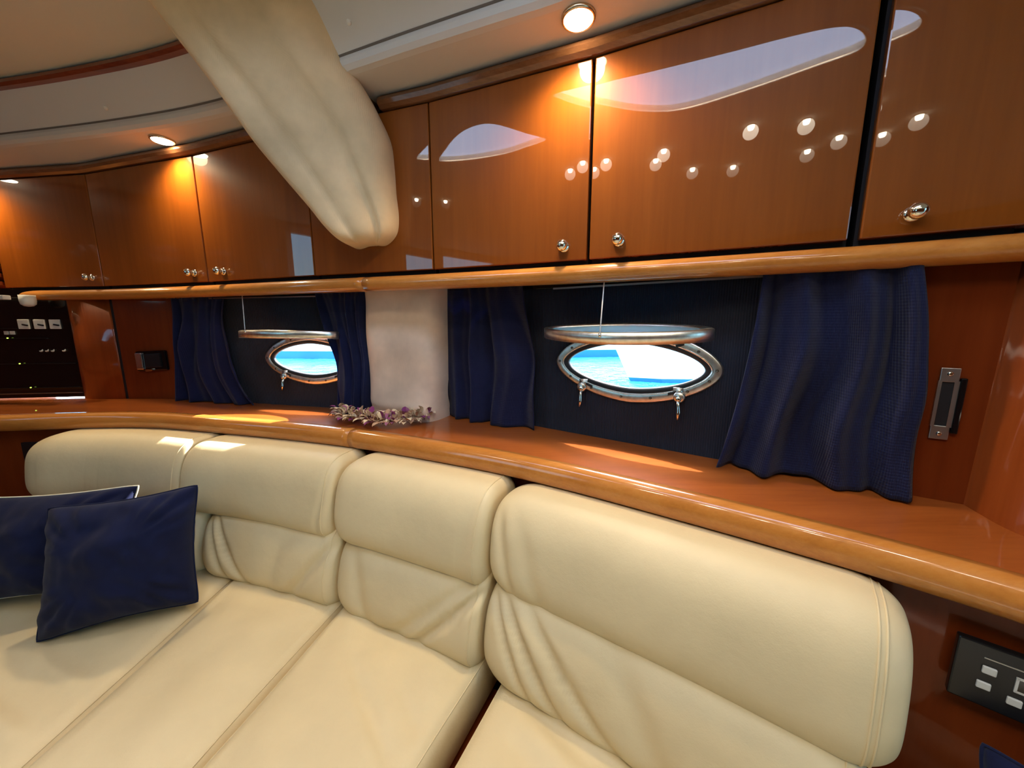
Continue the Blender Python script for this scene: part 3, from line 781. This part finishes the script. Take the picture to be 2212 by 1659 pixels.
def seat(label, poly, z_top, thick, r=.03, seed=0, wr=None, dome=.012):
    # dense outline with slightly rounded corners
    pts = []
    n = len(poly)
    for i in range(n):
        a, b = Vector(poly[i]), Vector(poly[(i + 1) % n]); k = max(3, int((b - a).length / .014))
        pts += [a.lerp(b, (j + .5) / k) for j in range(k)]
    N = len(pts); c = sum(pts, Vector((0, 0))) / N
    def ins(p, d):
        v = p - c; return c + v * max(0, 1 - d / v.length)
    rings = [(r * .5, z_top - thick), (0, z_top - thick + r * .6), (-.002, z_top - thick * .5), (0, z_top - r * .8), (r * .3, z_top - r * .25), (r * .9, z_top)]
    vs = []
    for d, z in rings:
        for p in pts: q = ins(p, d); vs.append((q.x, q.y, z))
    inner = [1 - .033 * q for q in range(1, 29)]
    for f in inner:
        for p in pts:
            q0 = ins(p, r * .9); q = c + (q0 - c) * f
            z = z_top + dome * (1 - f * f) + .006 * nz(q.x * 6, q.y * 6, seed) * (1 - f ** 4)
            if wr: z += wr(q.x, q.y) * min(1, (1 - f) * 6)
            vs.append((q.x, q.y, z))
    R = len(rings) + len(inner)
    fs = [(a * N + k, a * N + (k + 1) % N, (a + 1) * N + (k + 1) % N, (a + 1) * N + k) for a in range(R - 1) for k in range(N)]
    fs += [tuple(range(N - 1, -1, -1)), tuple((R - 1) * N + k for k in range(N))]
    mb = MB().add(vs, fs)
    e = empty('seat_cushion', (c.x, c.y, z_top - thick), label, 'cushion', 'seat cushions of the curved sofa')
    o = mb.build('pad', 'cream_leather', e, True)
    lp = []
    for p in pts: q = ins(p, r * .28); lp.append((q.x, q.y, z_top - r * .30))
    MB().tube(lp, .0016, 6, True).build('welt', 'cream_leather', o, True)
T_ = .13
seat('cream leather seat cushion in the left corner under the navy pillows', [(-.842, 1.08), (-1.60, 1.12), (-1.62, .28), (-.853, .28)], SEAT - .006, T_, seed=1,
     wr=lambda x, y: .010 * max(0, math.sin((x * .3 + y) * 60 + 3 * x)) * math.exp(-((x + 1.0) / .22) ** 2) * math.exp(-((y - .58) / .16) ** 2))
seat('cream leather seat cushion between the pillow corner and the centre seam', [(-.447, .97), (-.834, 1.07), (-.846, .28), (-.600, .28)], SEAT, T_, seed=2, wr=lambda x, y: .006 * nz(x * 9, y * 5, 8))
seat('cream leather seat cushion in front of the narrow back cushion', [(-.028, .78), (-.438, .965), (-.592, .28), (-.30, .22)], SEAT + .002, T_, seed=3,
     wr=lambda x, y: -.009 * math.exp(-(((x + .28) + .75 * (y - .6)) / .018) ** 2) * math.exp(-((y - .60) / .10) ** 2) - .008 * math.exp(-(((x + .20) + .7 * (y - .6)) / .016) ** 2) * math.exp(-((y - .53) / .08) ** 2) + .005 * nz(x * 14, y * 7, 2))
seat('cream leather seat cushion at the right end in front of the longest back cushion', [(.84, .04), (.60, .36), (.30, .56), (.01, .745), (-.262, .22), (.55, -.12)], SEAT - .004, T_, seed=4,
     wr=lambda x, y: .007 * math.sin((x * .9 + y) * 55 + 6 * x) * math.exp(-((x - .06) / .10) ** 2) * math.exp(-((y - .55) / .12) ** 2))
bs = MB().prism([(-1.66, 1.20), (-.86, 1.12), (-.03, .76), (.60, .36), (.84, .04), (.56, -.09), (-.25, .24), (-1.66, .33)], ZF, SEAT - T_ - .008)
o = bs.build('sofa_base', 'cherry_panel'); tag(o, 'low cherry wood plinth carrying the cream sofa cushions', 'sofa base')

# ------------------------------------------------------------------ scatter pillows
def pillow(label, bl, br, tl, tr_, thick, seed, piping_mat=None, n=40):
    bl, br, tl, tr_ = map(Vector, (bl, br, tl, tr_))
    nrm = ((br - bl).cross(tl - bl)).normalized()
    if nrm.y > 0: nrm = -nrm
    def surf(sgn):
        def fn(u, v):
            a, b = 2 * u - 1, 2 * v - 1
            pin = .10
            a2 = a * (1 - pin * (1 - b * b) * abs(a)); b2 = b * (1 - pin * (1 - a * a) * abs(b))
            rc = 1 - .045 * (a * b) ** 6; a2 *= rc; b2 *= rc
            p = (bl * (1 - a2) * (1 - b2) + br * (1 + a2) * (1 - b2) + tl * (1 - a2) * (1 + b2) + tr_ * (1 + a2) * (1 + b2)) / 4
            h = max(0, (1 - a * a)) ** .55 * max(0, (1 - b * b)) ** .55
            wv = .10 * nz(a * 1.8, b * 1.8, seed) + .07 * nz(a * 4 + b * 3, b * 2.5 - a, seed + 5) + .03 * nz(a * 9, b * 5, seed + 2)
            cr = .22 * min(1, abs(a * b) ** 1.5 * 2) * math.sin(9 * math.atan2(abs(b) - .2, abs(a) - .2) * 2 + seed)
            return tuple(p + nrm * sgn * thick * h * (1 + wv * 2 + cr))
        return fn
    mb = MB().grid(surf(1), n, n, uvs=(1, 1)).grid(surf(-1), n, n, uvs=(1, 1))
    c = (bl + br) / 2
    e = empty('pillow', c, label, 'pillow', 'navy scatter pillows')
    o = mb.build('cover', 'navy_pillow', e, True)
    bm = bmesh.new(); bm.from_mesh(o.data); bmesh.ops.remove_doubles(bm, verts=bm.verts, dist=.0005); bmesh.ops.recalc_face_normals(bm, faces=bm.faces); bm.to_mesh(o.data); bm.free()
    edge = [surf(1)(k / n, 1) for k in range(n + 1)]
    edge = edge + [surf(1)(1, 1 - k / n) for k in range(1, n + 1)] + [surf(1)(1 - k / n, 0) for k in range(1, n + 1)] + [surf(1)(0, k / n) for k in range(1, n)]
    MB().tube(edge, .0022, 6, True).build('piping', piping_mat or 'navy_pillow', e, True)
pillow('navy pillow with cream piping, leaning at the far left behind the front pillow', (-1.52, .835, -.735), (-1.10, .915, -.735), (-1.50, .93, -.465), (-1.055, .985, -.45), .088, 3, 'cream_piping')
pillow('plain navy pillow standing in front on the left seat cushion', (-1.118, .742, -.742), (-.828, .865, -.735), (-1.165, .850, -.450), (-.855, .945, -.43), .092, 11)
pillow('navy pillow at the right end of the sofa below the switch panel', (.52, .325, -.715), (.71, .075, -.715), (.598, .392, -.525), (.80, .14, -.53), .05, 21)

# ------------------------------------------------------------------ flower lei on the shelf
path = catmull([(-.565, 1.185), (-.545, 1.15), (-.515, 1.12), (-.475, 1.112), (-.44, 1.10), (-.415, 1.075), (-.385, 1.06), (-.345, 1.075), (-.312, 1.10), (-.283, 1.118), (-.262, 1.135)], 8)
le = empty('flower_lei', (path[0].x, path[0].y, ZS), 'dried orchid lei of cream and purple petals around the pillar foot', 'lei')
MB().tube([(p.x, p.y, ZS + .021) for p in path], .003, 6).build('string', 'petal_tan', le, True)
def petal_mesh(k):
    rs = random.Random(k); L = .016 + .006 * rs.random(); W = .0045 + .002 * rs.random(); c = .004 + .004 * rs.random()
    prof = [(0, .2), (.25, .8), (.55, 1), (.8, .75), (1, .1)]; vs = []
    for s, w_ in prof:
        for q in (-1, 0, 1): vs.append((s * L, q * w_ * W, c * math.sin(math.pi * s * .9) + (.0018 if q else 0)))
    fs = [(i * 3 + j, (i + 1) * 3 + j, (i + 1) * 3 + j + 1, i * 3 + j + 1) for i in range(4) for j in range(2)]
    me = bpy.data.meshes.new('petal'); me.from_pydata(vs, [], fs); me.shade_smooth(); return me
PM = []
for k, mt in enumerate(['petal_cream', 'petal_cream', 'petal_tan', 'petal_cream', 'petal_cream', 'petal_tan', 'petal_purple', 'petal_mauve', 'petal_cream']):
    me = petal_mesh(k); me.materials.append(MATS[mt]); PM.append(me)
pr = resample(path, 220); rs = random.Random(3)
for i, p in enumerate(pr):
    o = bpy.data.objects.new('petal', rs.choice(PM)); COL.objects.link(o); o.parent = le
    a = rs.uniform(0, 2 * math.pi); tt = pr[min(219, i + 1)] - pr[max(0, i - 1)]; yaw = math.atan2(tt.y, tt.x)
    ring = rs.uniform(.006, .020)
    off_ = Vector((-math.sin(yaw) * math.cos(a) * ring, math.cos(yaw) * math.cos(a) * ring, math.sin(a) * ring * .75))
    pos = Vector((p.x, p.y, ZS + .0225 + EZ)) + off_ - ORG[le.name]
    o.location = pos
    out = Vector((off_.x, off_.y, max(off_.z, -.002))).normalized() + Vector((tt.x, tt.y, 0)).normalized() * rs.uniform(-.9, .9)
    if pos.z < .018: out.z = abs(out.z) * .3
    o.rotation_mode = 'QUATERNION'; o.rotation_quaternion = out.to_track_quat('X', 'Z') @ Vector((1, 0, 0)).rotation_difference(Vector((1, 0, 0)))
    o.scale = (1.35, 1.35, 1.35)

# ------------------------------------------------------------------ fittings
# push latch on the left recess panel
e = empty('door_latch', (-1.462, 1.488, -.19), 'chrome and black push latch on the wood panel left of the curtains', 'latch')
MB().box((-1.462, 1.483, -.150), (.062, 0, .003), (0, .007, 0), (0, 0, .041)).build('housing', 'black_gloss', e, bevel=.006)
MB().box((-1.505, 1.474, -.151), (.014, 0, 0), (0, .005, 0), (0, 0, .034)).build('chrome_plate', 'bright_latch_light', e, bevel=.004)
MB().box((-1.452, 1.474, -.148), (.034, 0, .002), (0, .004, 0), (0, 0, .028)).build('paddle', 'black_plastic', e, bevel=.003)
MB().box((-1.470, 1.473, -.186), (.014, 0, .001), (0, .004, 0), (0, 0, .004)).build('thumb_tab', 'chrome', e, bevel=.001)
# strike plate on the right partition
t, n, L = chord((.700, .642), (.765, .600)); c0 = Vector((.745, .6125))
def LQ(s, z, d): return (c0.x + t.x * s + n.x * d, c0.y + t.y * s + n.y * d, z)
e = empty('strike_plate', LQ(0, -.195, 0), 'brushed steel strike plate with dark slot on the right partition', 'latch plate')
sx = (t.x * .0115, t.y * .0115, 0)
MB().box(LQ(-.004, -.086, .003), sx, (n.x * .002, n.y * .002, 0), (0, 0, .012)).build('plate_end', 'dull_steel', e, bevel=.001)
MB().box(LQ(-.004, -.186, .003), sx, (n.x * .002, n.y * .002, 0), (0, 0, .012)).build('plate_end', 'dull_steel', e, bevel=.001)
for s in (-.014, .006): MB().box(LQ(s, -.136, .003), (t.x * (.0022 if s < 0 else .0035), t.y * (.0022 if s < 0 else .0035), 0), (n.x * .002, n.y * .002, 0), (0, 0, .040)).build('plate_side', 'dull_steel', e)
MB().box(LQ(-.004, -.136, .0015), (t.x * .009, t.y * .009, 0), (n.x * .001, n.y * .001, 0), (0, 0, .040)).build('slot', 'dark_gap', e)
MB().box(LQ(.0125, -.138, .004), (t.x * .004, t.y * .004, 0), (n.x * .004, n.y * .004, 0), (0, 0, .048)).build('bolt', 'black_gloss', e, bevel=.002)
for z in (-.084, -.188): MB().lathe(LQ(-.004, z, .005), (n.x, n.y, 0), [(.004, -.001), (.004, .001), (.002, .0018), (.0005, .0018)], 12).build('screw', 'chrome', e, True)
# switch panel on the lower wall right of the sofa
t, n, L = chord((.60, .448), (.70, .362)); c0 = Vector((.664, .399))
a0 = [p for p in lw]
def SQ(s, z, d): return (c0.x + t.x * s + n.x * d, c0.y + t.y * s + n.y * d, z)
e = empty('switch_panel', SQ(0, -.51, 0), 'black control panel with small white keys right of the sofa', 'control panel')
MB().box(SQ(0, -.463, .004), (t.x * .066, t.y * .066, 0), (n.x * .006, n.y * .006, 0), (0, 0, .045)).build('faceplate', 'black_plastic', e, bevel=.002)
MB().box(SQ(-.01, -.436, .0105), (t.x * .032, t.y * .032, 0), (n.x * .0005, n.y * .0005, 0), (0, 0, .0008)).build('groove', 'dull_steel', e)
for s, z in ((-.036, -.452), (-.038, -.4755), (-.012, -.482)):
    MB().box(SQ(s, z, .0115), (t.x * .0062, t.y * .0062, 0), (n.x * .0018, n.y * .0018, 0), (0, 0, .0052)).build('key', 'grey_button', e, bevel=.0012)
for s, z, hs, hz in ((.008, -.4475, .022, .0012), (.008, -.4665, .022, .0012), (-.0135, -.457, .0012, .0105), (.0295, -.457, .0012, .0105)):
    MB().box(SQ(s, z, .0112), (t.x * hs, t.y * hs, 0), (n.x * .001, n.y * .001, 0), (0, 0, hz)).build('display_border', 'grey_button', e)
MB().box(SQ(.008, -.457, .0106), (t.x * .021, t.y * .021, 0), (n.x * .0006, n.y * .0006, 0), (0, 0, .0095)).build('display', 'black_gloss', e)
# socket on the lower wall at the left
pth = clip(lw, -1.76, -1.62); t, n, L = chord(pth[0], pth[-1]); c0 = Vector(pth[0]).lerp(Vector(pth[-1]), .5) + Vector((-.01, 0))
def KQ(s, z, d): return (c0.x + t.x * s + n.x * d, c0.y + t.y * s + n.y * d, z)
e = empty('wall_socket', KQ(0, -.50, 0), 'black socket plate on the wood panel behind the left sofa end', 'socket')
MB().box(KQ(0, -.460, .004), (t.x * .043, t.y * .043, 0), (n.x * .005, n.y * .005, 0), (0, 0, .043)).build('faceplate', 'black_plastic', e, bevel=.002)
MB().box(KQ(.0, -.455, .010), (t.x * .008, t.y * .008, 0), (n.x * .002, n.y * .002, 0), (0, 0, .006)).build('rocker', 'grey_button', e, bevel=.001)

# ------------------------------------------------------------------ equipment bay at the left
t, n, L = chord((-2.42, 1.425), (-1.79, 1.515)); c0 = Vector((-1.79, 1.515))
def EQ(s, z, d): return (c0.x + t.x * s + n.x * d, c0.y + t.y * s + n.y * d, z)
e = empty('equipment_panel', EQ(-.3, ZS, 0), 'black instrument panel with white switches at the far left', 'control panel')
MB().box(EQ(-.31, -.0865, -.01), (t.x * .32, t.y * .32, 0), (n.x * .01, n.y * .01, 0), (0, 0, .2175)).build('backplate', 'black_gloss', e)
for s in (-.172, -.118, -.064):
    w_ = MB().box(EQ(s, -.003, .003), (t.x * .019, t.y * .019, 0), (n.x * .003, n.y * .003, 0), (0, 0, .019)).build('switch', 'white_plastic', e, bevel=.002)
    MB().box(EQ(s + .008, -.006, .008), (t.x * .009, t.y * .009, -.002), (n.x * .003, n.y * .003, 0), (0, 0, .003)).build('toggle', 'black_plastic', w_, bevel=.001)
for s in (-.237, -.217): MB().box(EQ(s, -.037, .003), (t.x * .007, t.y * .007, 0), (n.x * .003, n.y * .003, 0), (0, 0, .007)).build('button', 'grey_button', e, bevel=.001)
for s in (-.132, -.112, -.092, -.052):
    MB().tube([EQ(s + .007 * math.cos(a), -.104 + .008 * math.sin(a), .004) for a in [-2.4 + .4 * k for k in range(7)]], [.001, .0025, .0034, .0036, .0034, .0025, .001], 6).build('dial_mark', 'grey_button', e, True)
for z, s1 in ((-.06, -.10), (-.163, -.02), (-.262, -.02), (-.285, -.01), (-.02, -.2)):
    MB().box(EQ((-.63 + s1) / 2, z, .004), (t.x * (.63 + s1) / 2, t.y * (.63 + s1) / 2, 0), (n.x * .004, n.y * .004, 0), (0, 0, .0012)).build('divider', 'dull_steel' if z < -.28 else 'black_plastic', e)
for s, z in ((-.232, -.058), (-.21, -.161), (-.19, -.260)): MB().lathe(EQ(s, z, .009), (n.x, n.y, 0), [(.0022, -.002), (.0022, .001), (.001, .002)], 8).build('indicator_light', 'green_led', e)
# white sensor hanging under the rail with its strip
e = empty('lamp_fitting', (-1.875, 1.45, .09), 'white round fitting under the rail above the instrument panel', 'light fitting')
MB().lathe((-1.875, 1.45, .105), (0, 0, -1), [(.022, -.003), (.022, .02), (.020, .032), (.012, .039), (.002, .041)], 20).build('housing', 'white_plastic', e, True)
MB().box((-2.10, 1.43, .097), (.19, -.024 * .5, 0), (0, .012, 0), (0, 0, .008)).build('strip', 'headliner', e, bevel=.002)
# louvre vent left of the first locker
t, n, L = chord((-2.42, 1.56), (-2.06, 1.53)); c0 = Vector((-2.06, 1.53))
e = empty('louvre_vent', (-2.2, 1.54, ZB), 'dark wood louvre vent at the far left beside the first locker', 'vent')
def VQ(s, z, d): return (c0.x + t.x * s + n.x * d, c0.y + t.y * s + n.y * d, z)
MB().box(VQ(-.17, .34, -.03), (t.x * .17, t.y * .17, 0), (n.x * .008, n.y * .008, 0), (0, 0, .205)).build('backing', 'dark_gap', e)
for k in range(12):
    MB().box(VQ(-.17, .155 + k * .033, -.008), (t.x * .165, t.y * .165, 0), (n.x * .010, n.y * .010, .006), (0, 0, .007)).build('slat', 'cherry_panel', e, bevel=.001)

# ------------------------------------------------------------------ outdoors: sea, moored boats
wz = -.72
wpoly = [(-60, 1.95), (-2.6, 1.95), (-1.3, 1.70), (-.1, 1.42), (.9, .95), (1.7, .75), (60, .75), (60, 120), (-60, 120)]
o = MB().add([(x, y, wz) for x, y in wpoly], [tuple(range(len(wpoly)))]).build('sea_surface', 'sea_water')
tag(o, 'turquoise harbour water seen through the portholes', 'water', kind='stuff')
def boat(label, bow, stern, beam_w, h, stripe):
    bow, stern = Vector(bow), Vector(stern); t = (stern - bow).normalized(); n = Vector((t.y, -t.x)); L = (stern - bow).length
    e = empty('moored_boat', (*((bow + stern) / 2), wz), label, 'boat', 'boats moored outside')
    def hull(z0, z1, k0, k1, name, mat):
        mb = MB(); N = 24
        def sec(u, s, k):
            wdt = beam_w / 2 * min(1, (u * 2.2) ** .6) * k
            p = bow + t * (u * L - (1 - u) * (k - .85) * 3.0) + n * wdt * s; return p
        for s in (-1, 1):
            vs = []; 
            for i in range(N):
                a = sec(i / (N - 1), s, k0); b_ = sec(i / (N - 1), s, k1); vs += [(a.x, a.y, z0), (b_.x, b_.y, z1)]
            mb.add(vs, [(2 * i, 2 * i + 2, 2 * i + 3, 2 * i + 1) for i in range(N - 1)])
        l0, l1 = len(mb.v) // 2, len(mb.v)
        for i in range(N - 1): mb.f.append((2 * i + 1, 2 * i + 3, l0 + 2 * i + 3, l0 + 2 * i + 1))
        mb.f.append((2 * N - 2, 2 * N - 1, l1 - 1, l1 - 2))
        mb.build(name, mat, e)
    hull(wz - .2, wz + stripe, .82, .88, 'boot_stripe', 'boat_blue'); hull(wz + stripe, wz + h, .88, 1.1, 'topsides', 'gelcoat')
    c = bow.lerp(stern, .6)
    MB().box((c.x, c.y, wz + h + .35), (t.x * L * .25, t.y * L * .25, 0), (n.x * beam_w * .3, n.y * beam_w * .3, 0), (0, 0, .35)).build('cabin', 'gelcoat', e, bevel=.1)
boat('white motor boat with blue waterline stripe across the harbour water', (3.6, 8.4), (-11.5, 9.4), 3.2, 1.6, .16)
boat('white boat hull moored close by, filling the right half of the porthole', (1.55, 4.6), (7.6, 6.9), 2.4, 1.2, .05)
